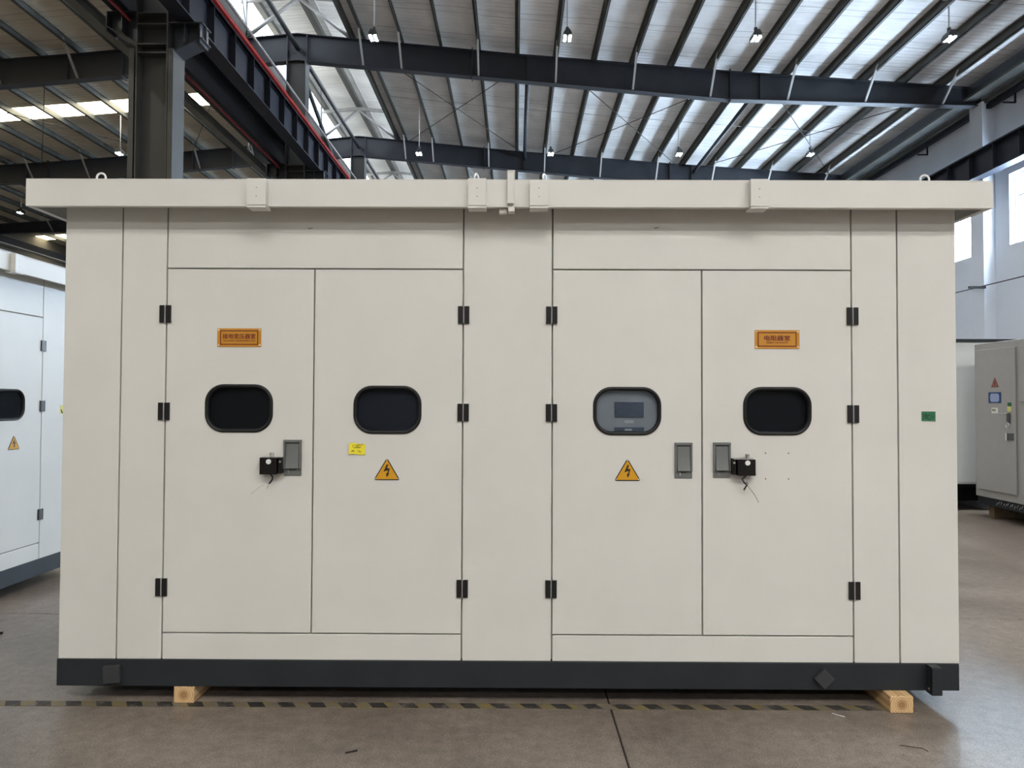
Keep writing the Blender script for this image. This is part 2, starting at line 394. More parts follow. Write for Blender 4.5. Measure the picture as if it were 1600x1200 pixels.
# plaster ledge low on the wall and pilasters
for y in FR:
    MB().box(14.92, XW, y - 0.32, y + 0.32, 0, 11.3, WALL).build('pilaster', wall_r, bevel=0.01)
for n, (a, b) in enumerate(win_y):
    wo = struct(empty('window_%d' % (n + 1), (XW + 0.22, (a + b) / 2, WZ0)))
    W = (b - a) / 2; H = WZ1 - WZ0
    fm = MB(); t = 0.06
    fm.box(-0.05, 0.05, -W, -W + t, 0, H, FRAME_WHITE); fm.box(-0.05, 0.05, W - t, W, 0, H, FRAME_WHITE)
    fm.box(-0.05, 0.05, -W + t, W - t, 0, t, FRAME_WHITE); fm.box(-0.05, 0.05, -W + t, W - t, H - t, H, FRAME_WHITE)
    fm.build('window_frame', wo)
    zt = H - 0.71; ncol = 4
    MB().box(-0.045, 0.045, -W + t, W - t, zt - 0.03, zt + 0.03, FRAME_WHITE).build('transom', wo)
    for k in range(1, ncol):
        yy = -W + 2 * W * k / ncol
        MB().box(-0.04, 0.04, yy - 0.025, yy + 0.025, t, H - t, FRAME_WHITE).build('mullion', wo)
    for k in range(ncol):
        ya = -W + 2 * W * k / ncol; yb = -W + 2 * W * (k + 1) / ncol
        for (z0, z1) in ((t, zt), (zt, H - t)):
            MB().box(0.0, 0.006, ya, yb, z0, z1, PANE_DAY).build('pane', wo)
# ---- other walls
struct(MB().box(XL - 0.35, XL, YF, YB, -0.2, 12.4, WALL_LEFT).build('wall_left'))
def gable(y0, y1, m):
    pts = [(XL, -0.2), (XW, -0.2), (XW, roof_z(XW)), (RX, roof_z(RX)), (XL, roof_z(XL))]
    return MB().prism(pts, 'Y', y0, y1, m)
struct(gable(YB, YB + 0.3, WALL).build('wall_back'))
struct(gable(YF - 0.3, YF, WALL_LEFT).build('wall_front'))

# ---- roof: two slopes, the raised ridge monitor and everything hung on it
MON = 1.75
def slope(sign, d0, d1, y0, y1, m, th=0.06, n=8):
    b = MB(); ds = [d0] + [d for d, _ in RP if d0 < d < d1] + [d1]
    lo = [(RX + sign * d, roof_z(RX + sign * d)) for d in ds]
    poly = lo + [(x, z + th) for x, z in reversed(lo)]
    return b.prism(poly, 'Y', y0, y1, m)
ceil = struct(slope(1, MON, XW + 0.35 - RX, 10.2, YB, ROOF_RIGHT).build('ceiling'))
slope(1, MON, XW + 0.35 - RX, -6.9, 8.7, ROOF_RIGHT).build('roof_sheet', ceil)
slope(1, MON, 9.0, 8.7, 10.2, ROOF_RIGHT).build('roof_sheet', ceil)
slope(1, 9.0, XW + 0.35 - RX, 8.7, 10.2, ADDED_STRIP_BACK).build('roof_glow_strip', ceil)  # added glowing strip, brightens the right wall, floor and cabinets
slope(1, MON, XW + 0.35 - RX, YF, -8.0, ROOF_RIGHT).build('roof_sheet', ceil)
slope(1, MON, 4.0, -8.0, -6.9, ROOF_RIGHT).build('roof_sheet', ceil)
slope(1, 4.0, XW + 0.35 - RX, -8.0, -6.9, UNSEEN_STRIP_FRONT).build('roof_glow_strip', ceil)  # unseen strip, invented to match the shadow under the enclosure roof
yp = YF
for ya, yb in zip(FR, FR[1:]):
    c = (ya + yb) / 2 - 0.03
    slope(-1, MON, RX - XL, yp, c - 0.55, ROOF_LEFT).build('roof_sheet', ceil)
    slope(-1, MON, RX - XL, c - 0.55, c + 0.55, ROOF_LEFT if 31 < ya < 33 else SKY_LEFT).build('roof_sheet' if 31 < ya < 33 else 'roof_glow_strip', ceil)
    yp = c + 0.55
slope(-1, MON, RX - XL, yp, YB, ROOF_LEFT).build('roof_sheet', ceil)
# monitor roof
MZ, MEZ = 15.02, 14.98
MB().prism([(RX - 1.68, MEZ + 0.02), (RX, MZ + 0.12), (RX + 1.95, MEZ), (RX + 1.95, MEZ + 0.03), (RX, MZ + 0.15), (RX - 1.68, MEZ + 0.05)], 'Y', YF, YB, ROOF_MON).build('monitor_roof', ceil)
for x, zz, hw in ((RX - 1.52, MEZ - 0.11, 0.10), (RX, MZ - 0.04, 0.11), (RX + 1.75, MEZ - 0.12, 0.05)):
    MB().box(x - hw, x + hw, YF, YB, zz - 0.06, zz + 0.12, STEEL_PURLIN).build('monitor_purlin', ceil)
MB().box(RX + 0.30, RX + 0.36, YF, YB, MZ + 0.02, MZ + 0.07, BRACE_LIGHT).build('monitor_conduit', ceil)
for sgn in (-1, 1):
    x = RX + sgn * MON
    MB().box(x - 0.06, x + 0.06, YF, YB, roof_z(x) - 0.22, roof_z(x) + 0.16, STEEL_PURLIN).build('monitor_kerb', ceil)
for y in FR:
    t = MB()
    for sgn in (-1, 1):
        x = RX + sgn * MON
        t.box(x - 0.06, x + 0.06, y - 0.06, y + 0.06, rafter_top(x), MEZ - 0.05, STEEL_LIGHT)
        t.prism([(RX, MZ - 0.22), (RX, MZ - 0.08), (RX + sgn * 1.9, MEZ - 0.22), (RX + sgn * 1.9, MEZ - 0.34)], 'Y', y - 0.05, y + 0.05, STEEL_LIGHT)
        t.tube([(x - sgn * 0.05, y, rafter_top(x) + 0.08), (RX, y, MZ - 0.2)], 0.062, STEEL_LIGHT, 6)
    t.build('monitor_truss', ceil)
# thin bracing rods inside the monitor
for y0, y1 in zip(FR[3:6], FR[4:7]):
    r = MB()
    x = RX - MON + 0.05
    r.tube([(x, y0, 13.8), (x + 0.9, y0 + 3.4, 14.55)], 0.012, CABLE, 5); r.tube([(x, y1, 13.8), (x + 0.9, y1 - 3.4, 14.55)], 0.012, CABLE, 5)
    r.build('monitor_brace_rod', ceil)

# purlins (Z sections running the length of the hall)
def purlin(x, name='purlin', h=PUR_H, wd=0.075, m=STEEL_PURLIN):
    z = rafter_top(x); sgn = 1 if x > RX else -1
    b = MB()
    b.box(x - 0.01, x + 0.01, YF, YB, z, z + h - 0.004, m)
    b.box(x - 0.01, x + wd, YF, YB, z, z + 0.018, m)
    b.box(x - wd, x + 0.01, YF, YB, z + h - 0.022, z + h - 0.004, m)
    b.box(x + wd - 0.012, x + wd, YF, YB, z, z + 0.03, m)
    return b.build(name, ceil)
PX = [0.02 + 1.254 * k for k in range(-4, 12)]
for x in PX: purlin(x)
PXL = [2 * RX - x for x in PX] + [2 * RX - PX[-1] - 1.254 * k for k in (1, )]
for x in PXL: purlin(x)
# sag rods between the purlins
for y in (FR[3] + 4.4, FR[4] + 4.4):
    for k in range(len(PX) - 1):
        a, b2 = PX[k], PX[k + 1]
        MB().tube([(a, y, rafter_top(a) + 0.09), (b2, y, rafter_top(b2) + 0.06)], 0.008, STEEL_LIGHT, 5).build('sag_rod', ceil)

# rafters with flanges, splice plates and fly braces
def half_rafter(b, y, sgn):
    xe = XW - 0.3 - RX if sgn > 0 else RX - XL - 0.3
    ds = [0, 7.15, 14.08, xe]
    top = [(RX + sgn * d, rafter_top(RX + sgn * d) - 0.001) for d in ds]
    bot = [(RX, 12.71), (RX + sgn * 14.08, 11.45), (RX + sgn * xe, 11.25)]
    b.prism(top + bot[::-1], 'Y', y - 0.012, y + 0.012, STEEL_DARK)
    tf = 0.024
    b.prism(top + [(x, z - tf) for x, z in top[::-1]], 'Y', y - 0.14, y + 0.14, STEEL_DARK)
    b.prism(bot + [(x, z - tf) for x, z in bot[::-1]], 'Y', y - 0.14, y + 0.14, STEEL_DARK)
    return bot
def bot_z(d):
    return 12.71 + (11.45 - 12.71) * d / 14.08 if d < 14.08 else 11.45 - 0.2 * (d - 14.08) / 8.07
for fi, y in enumerate(FR):
    b = MB(); half_rafter(b, y, 1); half_rafter(b, y, -1)
    for sgn in (-1, 1):
        b.box(RX + sgn * (22.15 if sgn > 0 else 23.1) - 0.012, RX + sgn * (22.15 if sgn > 0 else 23.1) + 0.012, y - 0.14, y + 0.14, 11.23, rafter_top(RX + 22.1), STEEL_DARK)
    ra = b.build('rafter', ceil)
    if 2 < fi < 7:
        for sgn in (-1, 1):
            for d, ext in ((0.32, 0), (5.7, 0.09), (7.5, 0), (14.08, 0.09), (15.05, 0)):
                x = RX + sgn * d
                MB().box(x - 0.015, x + 0.015, y - 0.135, y + 0.135, bot_z(d) - ext, rafter_top(x) + ext * 0.8, STEEL_DARK).build('stiffener_plate', ra)
            for k in ([0] if sgn > 0 else []) + list(range(1 if sgn > 0 else 0, 16, 2)):
                x = PX[k] if sgn > 0 else PXL[k]
                d = abs(x - RX)
                MB().prism([(y - 0.95, rafter_top(x) + 0.14), (y - 0.87, rafter_top(x) + 0.14), (y - 0.03, bot_z(d) + 0.03), (y - 0.10, bot_z(d) + 0.03)], 'X', x - 0.03, x + 0.03, BRACE_LIGHT if sgn > 0 else STEEL_LIGHT).build('fly_brace', ra)
# longitudinal tie tubes and cross bracing of the roof
for ya, yb in zip(FR, FR[1:]):
    MB().tube([(RX, ya, 13.12), (RX, yb, 13.12)], 0.075, STEEL_COL, 10).build('ridge_tie_tube', ceil)
for x in (0.37, 8.0):
    MB().tube([(x, FR[4], rafter_top(x) - 0.3), (x, FR[5], rafter_top(x) - 0.3)], 0.075, STEEL_DARK, 10).build('roof_tie_tube', ceil)
for xa, xb in ((-5.0, 0.4), (1.4, 7.3), (8.2, 14.2)):
    for p, q in ((xa, xb), (xb, xa)):
        MB().tube([(p, FR[4] + 0.1, rafter_top(p) - 0.12), (q, FR[5] - 0.1, rafter_top(q) - 0.12)], 0.014, CABLE, 6).build('cross_brace_rod', ceil)
for xa, xb in ((-9.3, -14.7), (-15.5, -21.5)):
    for p, q in ((xa, xb), (xb, xa)):
        MB().tube([(p, FR[4] + 0.1, rafter_top(p) - 0.12), (q, FR[5] - 0.1, rafter_top(q) - 0.12)], 0.014, CABLE, 6).build('cross_brace_rod', ceil)
MB().tube([(RX - 0.1, FR[4], 13.0), (RX - 0.1, FR[5], 9.7)], 0.075, STEEL_DARK, 10).build('column_brace', ceil)

# eaves on the right: tie beam, gutter rail, hanger brackets
ev = tag(empty('eave_beam', (14.75, YF, 11.35)), 'dark steel eave beam running along the top of the white right wall', 'beam')
MB().box(-0.10, 0.10, 0, YB - YF, 0.12, 0.52, STEEL_DARK).build('web', ev)
MB().box(-0.22, 0.18, 0, YB - YF, 0.06, 0.14, STEEL_PURLIN).build('bottom_flange', ev)
MB().box(0.24, 0.44, 0, YB - YF, -0.12, 0.02, STEEL_PURLIN).build('gutter', ev)
MB().box(0.30, 0.44, 0, YB - YF, -0.30, -0.16, STEEL_GIRDER).build('rail', ev)
for y in [12.2 + 4.6 * k for k in range(9)]:
    MB().box(0.36, 0.40, y - YF, y - YF + 0.05, -0.58, -0.30, STEEL_GIRDER).box(0.02, 0.40, y - YF, y - YF + 0.05, -0.62, -0.58, STEEL_GIRDER).build('hanger_bracket', ev)

el = tag(empty('eave_beam', (-29.9, YF, 10.7)), 'dark steel eave beam along the far left wall, glimpsed above the left enclosure', 'beam')
MB().box(-0.1, 0.1, 0, YB - YF, 0, 0.42, STEEL_GIRDER).build('web', el)
MB().box(-0.2, 0.2, 0, YB - YF, -0.06, 0.0, STEEL_LIGHT).build('bottom_flange', el)
MB().box(0.12, 0.2, 0, YB - YF, -0.5, -0.42, BRACE_LIGHT).build('rail', el)

# ---- crane girders
def girder(name, label, x, z0, z1, m, stiff_side, y0=-10.0, y1=60.0):
    g = tag(empty(name, (x, y0, z0)), label, 'beam')
    b = MB(); L = y1 - y0; h = z1 - z0
    b.ibeam_y(0, 0, h, 0, L, 0.34, 0.03, 0.03, m); b.build('beam', g)
    s = MB().box(0, stiff_side * 0.16, -0.012, 0.012, 0.03, h - 0.03, m).build('stiffener_plate', g)
    ys = [y for y in [3.4 + 1.13 * k for k in range(-6, 48)]]
    s.location = (0, ys[0] - y0, 0)
    for y in ys[1:]: inst(s, 'stiffener_plate', (0, y - y0, 0), g)
    MB().box(-0.04, 0.04, 0, L, h, h + 0.09, m).build('rail', g)
    return g
gr = girder('crane_girder', 'dark crane girder with the bright red conductor bar along its top', -6.50, 9.07, 9.93, STEEL_GIRDER, 1)
MB().box(0.16, 0.25, 0, 70, 0.86, 0.94, RED_BAR).build('conductor_bar', gr)
MB().box(0.10, 0.15, 0, 70, 0.83, 0.88, BRACE_LIGHT).build('conductor_support_strip', gr)
MB().box(0.36, 0.40, 0, 70, 0.98, 1.04, STEEL_LIGHT).build('conductor_bar', gr)
gl = girder('crane_girder', 'dark crane girder on the left side of the columns with a thin red pipe', -7.80, 9.30, 10.16, STEEL_GIRDER, -1)
MB().tube([(0.10, 0, -0.10), (0.10, 34.0, -0.10), (0.10, 34.0, -1.6)], 0.035, RED_PIPE, 8).build('red_pipe', gl)
girder('crane_girder', 'dark crane girder carried on the white right wall below the eaves', 14.62, 8.72, 9.55, STEEL_GIRDER, -1)
girder('crane_girder', 'dark crane girder along the far left wall of the hall', -29.7, 8.9, 9.7, STEEL_GIRDER, 1)
tb = tag(MB().box(-0.11, 0.11, -10, 60, -0.09, 0.09, STEEL_PURLIN).box(-0.14, 0.14, -10, 60, 0.09, 0.11, STEEL_PURLIN).build('tie_beam'), 'grey longitudinal tie beam passing left behind the nearest steel column', 'beam')
tb.location = (-8.55, 0, 9.36)

# ---- columns
def column(y, label):
    c = tag(empty('steel_column', (RX, y, 0)), label, 'column')
    m = STEEL_COL
    sh = MB()   # H shaft, web facing the camera
    sh.box(-0.30, 0.30, -0.012, 0.012, 0, 12.72, m)
    for s in (-1, 1): sh.box(s * 0.30 - 0.014, s * 0.30 + 0.014, -0.22, 0.22, 0, 12.72, m)
    sh.build('shaft', c)
    for s in (-1, 1):
        ch = MB()
        ch.box(s * 0.335, s * 0.435, -0.24, -0.222, 0, 8.52, m); ch.box(s * 0.335, s * 0.435, 0.222, 0.24, 0, 8.52, m)
        ch.box(s * 0.415, s * 0.435, -0.222, 0.222, 0, 8.52, m)
        ch.build('side_channel', c)
    for z in (8.45, 8.62, 9.02, 9.24):
        MB().box(-0.286, 0.286, -0.21, 0.21, z - 0.012, z + 0.012, m).build('stiffener_plate', c)
    for s, zt, L in ((1, 9.06, 0.98), (-1, 9.29, 0.92)):
        b = MB()
        b.prism([(s * 0.315, zt - 0.62), (s * 0.315, zt - 0.02), (s * L, zt - 0.02), (s * L, zt - 0.30)], 'Y', -0.014, 0.014, STEEL_DARK)
        b.prism([(s * 0.315, zt - 0.02), (s * L, zt - 0.02), (s * L, zt), (s * 0.315, zt)], 'Y', -0.2, 0.2, STEEL_DARK)
        b.prism([(s * 0.315, zt - 0.64), (s * L, zt - 0.32), (s * L, zt - 0.30), (s * 0.315, zt - 0.62)], 'Y', -0.2, 0.2, STEEL_DARK)
        for xx in (0.62, 0.92): b.box(s * xx - 0.012, s * xx + 0.012, -0.19, 0.19, zt - 0.40, zt - 0.02, STEEL_DARK)
        b.build('crane_bracket', c)
    MB().box(-0.4, 0.4, -0.35, 0.35, 0.001, 0.03, m).build('base_plate', c)
    return c
column(FR[2], 'dark steel column standing right behind the left enclosure')
column(FR[3], 'nearest thick dark steel column rising behind the left end of the cabinet roof')
column(FR[4], 'second grey steel column under the ridge, seen right of the red conductor bar')
column(FR[5], 'third steel column from the camera, seen just above the cabinet roof')

# ---- pendant lamps
def make_lamp(loc, label, group):
    x, y, z = loc
    L = tag(empty('pendant_lamp', loc), label, 'lamp', group)
    hr = roof_z(x) - z - 0.02
    MB().tube([(0, 0, 0.30), (0, 0, hr)], 0.017, WHITE_CAP if x < RX or x < -2 else BRACE_LIGHT, 6).build('rod', L)
    b = MB()
    b.disc((0, 0, 0.20), (0, 0, 1), 0.045, 0.12, LAMP_BODY, 10)
    b.box(-0.115, -0.10, -0.17, 0.17, -0.012, 0.03, LAMP_BODY); b.box(0.10, 0.115, -0.17, 0.17, -0.012, 0.03, LAMP_BODY); b.box(-0.025, 0.025, -0.17, 0.17, 0.0, 0.03, LAMP_BODY)
    b.prism([(-0.11, 0.03), (0.11, 0.03), (0.11, 0.10), (0.055, 0.20), (-0.055, 0.20), (-0.11, 0.10)], 'Y', -0.17, 0.17, LAMP_BODY)
    b.build('housing', L)
    for s in (-1, 1):
        MB().box(s * 0.062 - 0.03, s * 0.062 + 0.03, -0.16, 0.16, 0.022, 0.03, LED).build('led_panel', L)
    return L
ordn = ['leftmost', 'second from left', 'third from left', 'rightmost']
for r, (y, rn) in enumerate(((18.9, 'nearer'), (27.9, 'farther'))):
    for k, x in enumerate((-3.85, 1.36, 6.42, 11.6)):
        make_lamp((x, y, 11.37), 'small rod-hung hall lamp, %s of the %s row over the cabinet roof' % (ordn[k], rn), 'pendant lamps in the right bay')
make_lamp((-10.62, 27.9, 11.35), 'white rod-hung hall lamp between the nearest column and the crane girders', 'pendant lamps in the left bay')
make_lamp((-15.72, 27.9, 11.35), 'white rod-hung hall lamp just left of the nearest column', 'pendant lamps in the left bay')
lm = make_lamp((-25.95, 36.9, 11.35), 'glowing hall lamp at far left above the neighbouring cabinet', 'pendant lamps in the left bay')

# ---- wire and bracket on right wall
wire = tag(empty('wall_cable', (14.88, 12.0, 5.35)), 'thin dark cable strung along the white right wall', 'cable')
MB().tube([(0, 0, 0), (0, 10.6, 0), (0, 25, 0.02)], 0.018, CABLE, 6).build('cable', wire)
MB().box(-0.5, 0.02, 10.5, 10.58, -0.09, -0.02, CABLE).build('bracket', wire)

# ------------------------------------------------------------------ the transformer enclosure
def door_mesh(x0, x1, z0, z1, win, thick=0.028):
    bm = bmesh.new()
    loops = [[(x0, z0), (x1, z0), (x1, z1), (x0, z1)], rrect(*win)]
    es = []
    for lp in loops:
        vsx = [bm.verts.new((p[0], 0, p[1])) for p in lp]
        for i in range(len(vsx)): es.append(bm.edges.new((vsx[i], vsx[(i + 1) % len(vsx)])))
    bmesh.ops.triangle_fill(bm, use_beauty=True, use_dissolve=False, edges=es)
    r = bmesh.ops.extrude_face_region(bm, geom=list(bm.faces))
    bmesh.ops.translate(bm, vec=(0, thick, 0), verts=[e for e in r['geom'] if isinstance(e, bmesh.types.BMVert)])
    bmesh.ops.recalc_face_normals(bm, faces=bm.faces)
    me = bpy.data.meshes.new('door'); bm.to_mesh(me); bm.free(); me.materials.append(PAINT)
    return me
def gasket(mb, cx, cz, w, h, r, m, width=0.022):
    rings = []
    prof = [(0, 0.004), (0.002, -0.006), (0.007, -0.011), (0.013, -0.011), (0.019, -0.006), (width, 0.004), (width, 0.012)]
    for ins, y in prof:
        rings.append([(p[0], y, p[1]) for p in rrect(cx, cz, w - 2 * ins, h - 2 * ins, r - ins)])
    n = len(rings[0]); vs = [p for rg in rings for p in rg]; fs = []
    for i in range(len(rings) - 1):
        for j in range(n): fs.append((i * n + j, i * n + (j + 1) % n, (i + 1) * n + (j + 1) % n, (i + 1) * n + j))
    mb.add(vs, fs, m, True)
def hinge(parent, x, z, tx):
    b = MB()
    b.box(x - 0.031, x - 0.004, -0.011, 0.0, z - 0.048, z + 0.048, BLACK); b.box(x + 0.004, x + 0.031, -0.011, 0.0, z - 0.048, z + 0.048, BLACK)
    b.disc((x, -0.009, z - 0.0475), (0, 0, 1), 0.0038, 0.095, HINGE_PIN_GLINT, 10)
    return b.build('hinge', parent, bevel=0.0015)
def handle(parent, x0, x1, z0, z1):
    b = MB()
    b.box(x0, x1, -0.006, 0, z0, z1, HANDLE)                                   # back plate
    b.box(x0, x0 + 0.010, -0.016, -0.006, z0 + 0.035, z1, HANDLE); b.box(x1 - 0.010, x1, -0.016, -0.006, z0 + 0.035, z1, HANDLE)
    b.box(x0, x1, -0.018, -0.006, z1 - 0.014, z1, HANDLE)
    b.box(x0 + 0.012, x1 - 0.012, -0.009, -0.006, z1 - 0.026, z1 - 0.016, HANDLE_DARK)
    n = 8; z_t, z_b = z1 - 0.022, z0 + 0.040                                    # curved flap
    pts = [(-0.010 - 0.014 * (k / n) ** 2, z_t + (z_b - z_t) * k / n) for k in range(n + 1)]
    b.prism(pts + [(-0.006, z_b), (-0.006, z_t)], 'X', x0 + 0.013, x1 - 0.013, HANDLE)
    b.box(x0 + 0.03, x1 - 0.03, -0.009, -0.006, z0 + 0.028, z0 + 0.039, HANDLE_DARK)
    b.box(x0 + 0.026, x0 + 0.030, -0.012, -0.006, z0 + 0.012, z0 + 0.028, CHROME)
    return b.build('handle', parent, bevel=0.0012)
def lock(parent, x0, x1, z0, z1, side):
    xm, zt = (x0 + x1) / 2, z1
    b = MB(); wd = 0.022
    if side > 0: xa, xb, xc, xd = x0, x1 - wd, x1 - wd + 0.003, x1
    else: xa, xb, xc, xd = x0 + wd, x1, x0, x0 + wd - 0.003
    b.box(xa, xb, -0.055, 0, z0, z1, GLOSS_BLACK); b.box(xc, xd, -0.045, 0, z0 + 0.004, z1, GLOSS_BLACK)
    lk = b.build('lock_box', parent, bevel=0.003)
    cx = (xa + xb) / 2 + 0.004
    b = MB()
    b.disc((cx, -0.055, z1 - 0.022), (0, -1, 0), 0.0135, 0.006, WHITE_CAP, 20)
    b.build('white_button', parent)
    b = MB()
    b.disc((cx + 0.008, -0.03, z1), (0, 0, 1), 0.010, 0.014, CHROME, 12); b.disc((cx + 0.008, -0.03, z1 + 0.012), (0, 0, 1), 0.013, 0.012, CHROME, 12)
    xs = xd - 0.004 if side > 0 else xc + 0.004
    b.disc((xs, -0.050, z1 - 0.022), (0, -1, 0), 0.006, 0.006, CHROME, 10)
    b.build('lock_screw', parent)
    b = MB()
    p0 = (cx, -0.03, z0)
    if side > 0:
        b.tube([p0, (cx + 0.014, -0.034, z0 - 0.012), (cx + 0.014, -0.036, z0 - 0.028), (cx + 0.004, -0.036, z0 - 0.044), (cx - 0.004, -0.036, z0 - 0.050)], 0.0048, BLACK, 6)
        e = (cx - 0.004, -0.036, z0 - 0.049)
        b.tube([e, (e[0] - 0.05, -0.030, e[2] - 0.018), (e[0] - 0.105, -0.012, e[2] - 0.062)], 0.0014, CHROME, 5)
        b.tube([e, (e[0] - 0.012, -0.030, e[2] - 0.03)], 0.0022, CHROME, 5)
    else:
        b.tube([p0, (cx - 0.022, -0.034, z0 - 0.022), (cx - 0.012, -0.036, z0 - 0.038), (cx + 0.002, -0.036, z0 - 0.052), (cx - 0.014, -0.036, z0 - 0.078)], 0.0048, BLACK, 6)
        e = (cx + 0.002, -0.036, z0 - 0.050)
        b.disc((e[0] - 0.004, -0.040, e[2] + 0.004), (0.6, 0, 0.5), 0.007, 0.012, CHROME, 8)
        b.tube([e, (e[0] + 0.045, -0.026, e[2] - 0.055), (e[0] + 0.072, -0.012, e[2] - 0.098)], 0.0014, CABLE, 5)
    b.build('lock_wire', parent)
def nameplate(parent, x0, x1, z0, z1, cn, en, cw, ew):
    b = MB(); y = -0.003
    b.box(x0, x1, y, 0, z0, z1, ORANGE)
    i, t, yl = 0.016, 0.0055, y - 0.0008
    iz = 0.011
    for (a, c, d, e) in ((x0 + i, x1 - i, z0 + iz, z0 + iz + t), (x0 + i, x1 - i, z1 - iz - t, z1 - iz), (x0 + i, x0 + i + t, z0 + iz + t, z1 - iz - t), (x1 - i - t, x1 - i, z0 + iz + t, z1 - iz - t)):
        b.box(a, c, yl, y, d, e, SIGN_RED)
    for x in (x0 + 0.008, x1 - 0.008):
        for z in (z0 + 0.009, z1 - 0.009): b.disc((x, y, z), (0, -1, 0), 0.0052, 0.003, RIVET, 10, 0.003)
    cx = (x0 + x1) / 2; h = z1 - z0
    text_mesh(cn, 0.029, cw, cx, z0 + h * 0.57, yl, SIGN_RED, b, 0.0008)
    text_mesh(en, 0.0085, ew, cx, z0 + h * 0.325, yl, SIGN_RED, b, 0.0003)
    return b.build('nameplate', parent)
def warning(parent, cx, zb, w, h):
    b = MB(); y = -0.003
    def tri(ins, r):
        k = ins; A = [(cx - w / 2 + k * 1.75, zb + k), (cx + w / 2 - k * 1.75, zb + k), (cx, zb + h - k * 2.0)]
        pts = []
        for q in range(3):
            p, a, c = Vector(A[q]), Vector(A[q - 1]), Vector(A[(q + 1) % 3])
            p1 = p + (a - p).normalized() * r; p2 = p + (c - p).normalized() * r
            for t in (0, 0.33, 0.67, 1): pts.append(tuple(((1 - t) ** 2) * p1 + 2 * t * (1 - t) * p + t * t * p2))
        return pts
    b.prism(tri(0, 0.014), 'Y', y, 0, SIGN_BLACK); b.prism(tri(0.0052, 0.009), 'Y', y - 0.0006, y, SIGN_YELLOW)
    s = h / 0.123
    bolt = [(-0.001, 0.086), (0.009, 0.086), (0.001, 0.066), (0.017, 0.064), (0.009, 0.038), (0.013, 0.036), (0.000, 0.015), (-0.004, 0.038), (0.002, 0.038), (0.006, 0.054), (-0.018, 0.046)]
    b.prism([(cx + p[0] * s, zb + p[1] * s) for p in bolt], 'Y', y - 0.0012, y - 0.0006, SIGN_BLACK)
    for px, pz in ((cx, zb + h - 0.011), (cx - w / 2 + 0.012, zb + 0.0085), (cx + w / 2 - 0.012, zb + 0.0085)): b.disc((px, y - 0.0006, pz), (0, -1, 0), 0.0036, 0.003, RIVET, 10, 0.002)
    return b.build('warning_sign', parent)
def scribble(mb, x0, x1, z, y, m, n, amp, r):
    pts = [(x0 + (x1 - x0) * k / n + random.uniform(-1, 1) * amp * 0.3, y, z + random.uniform(-1, 1) * amp) for k in range(n + 1)]
    for a, c in zip(pts, pts[1:]):
        if random.random() < 0.82: mb.tube([a, c], r, m, 4)

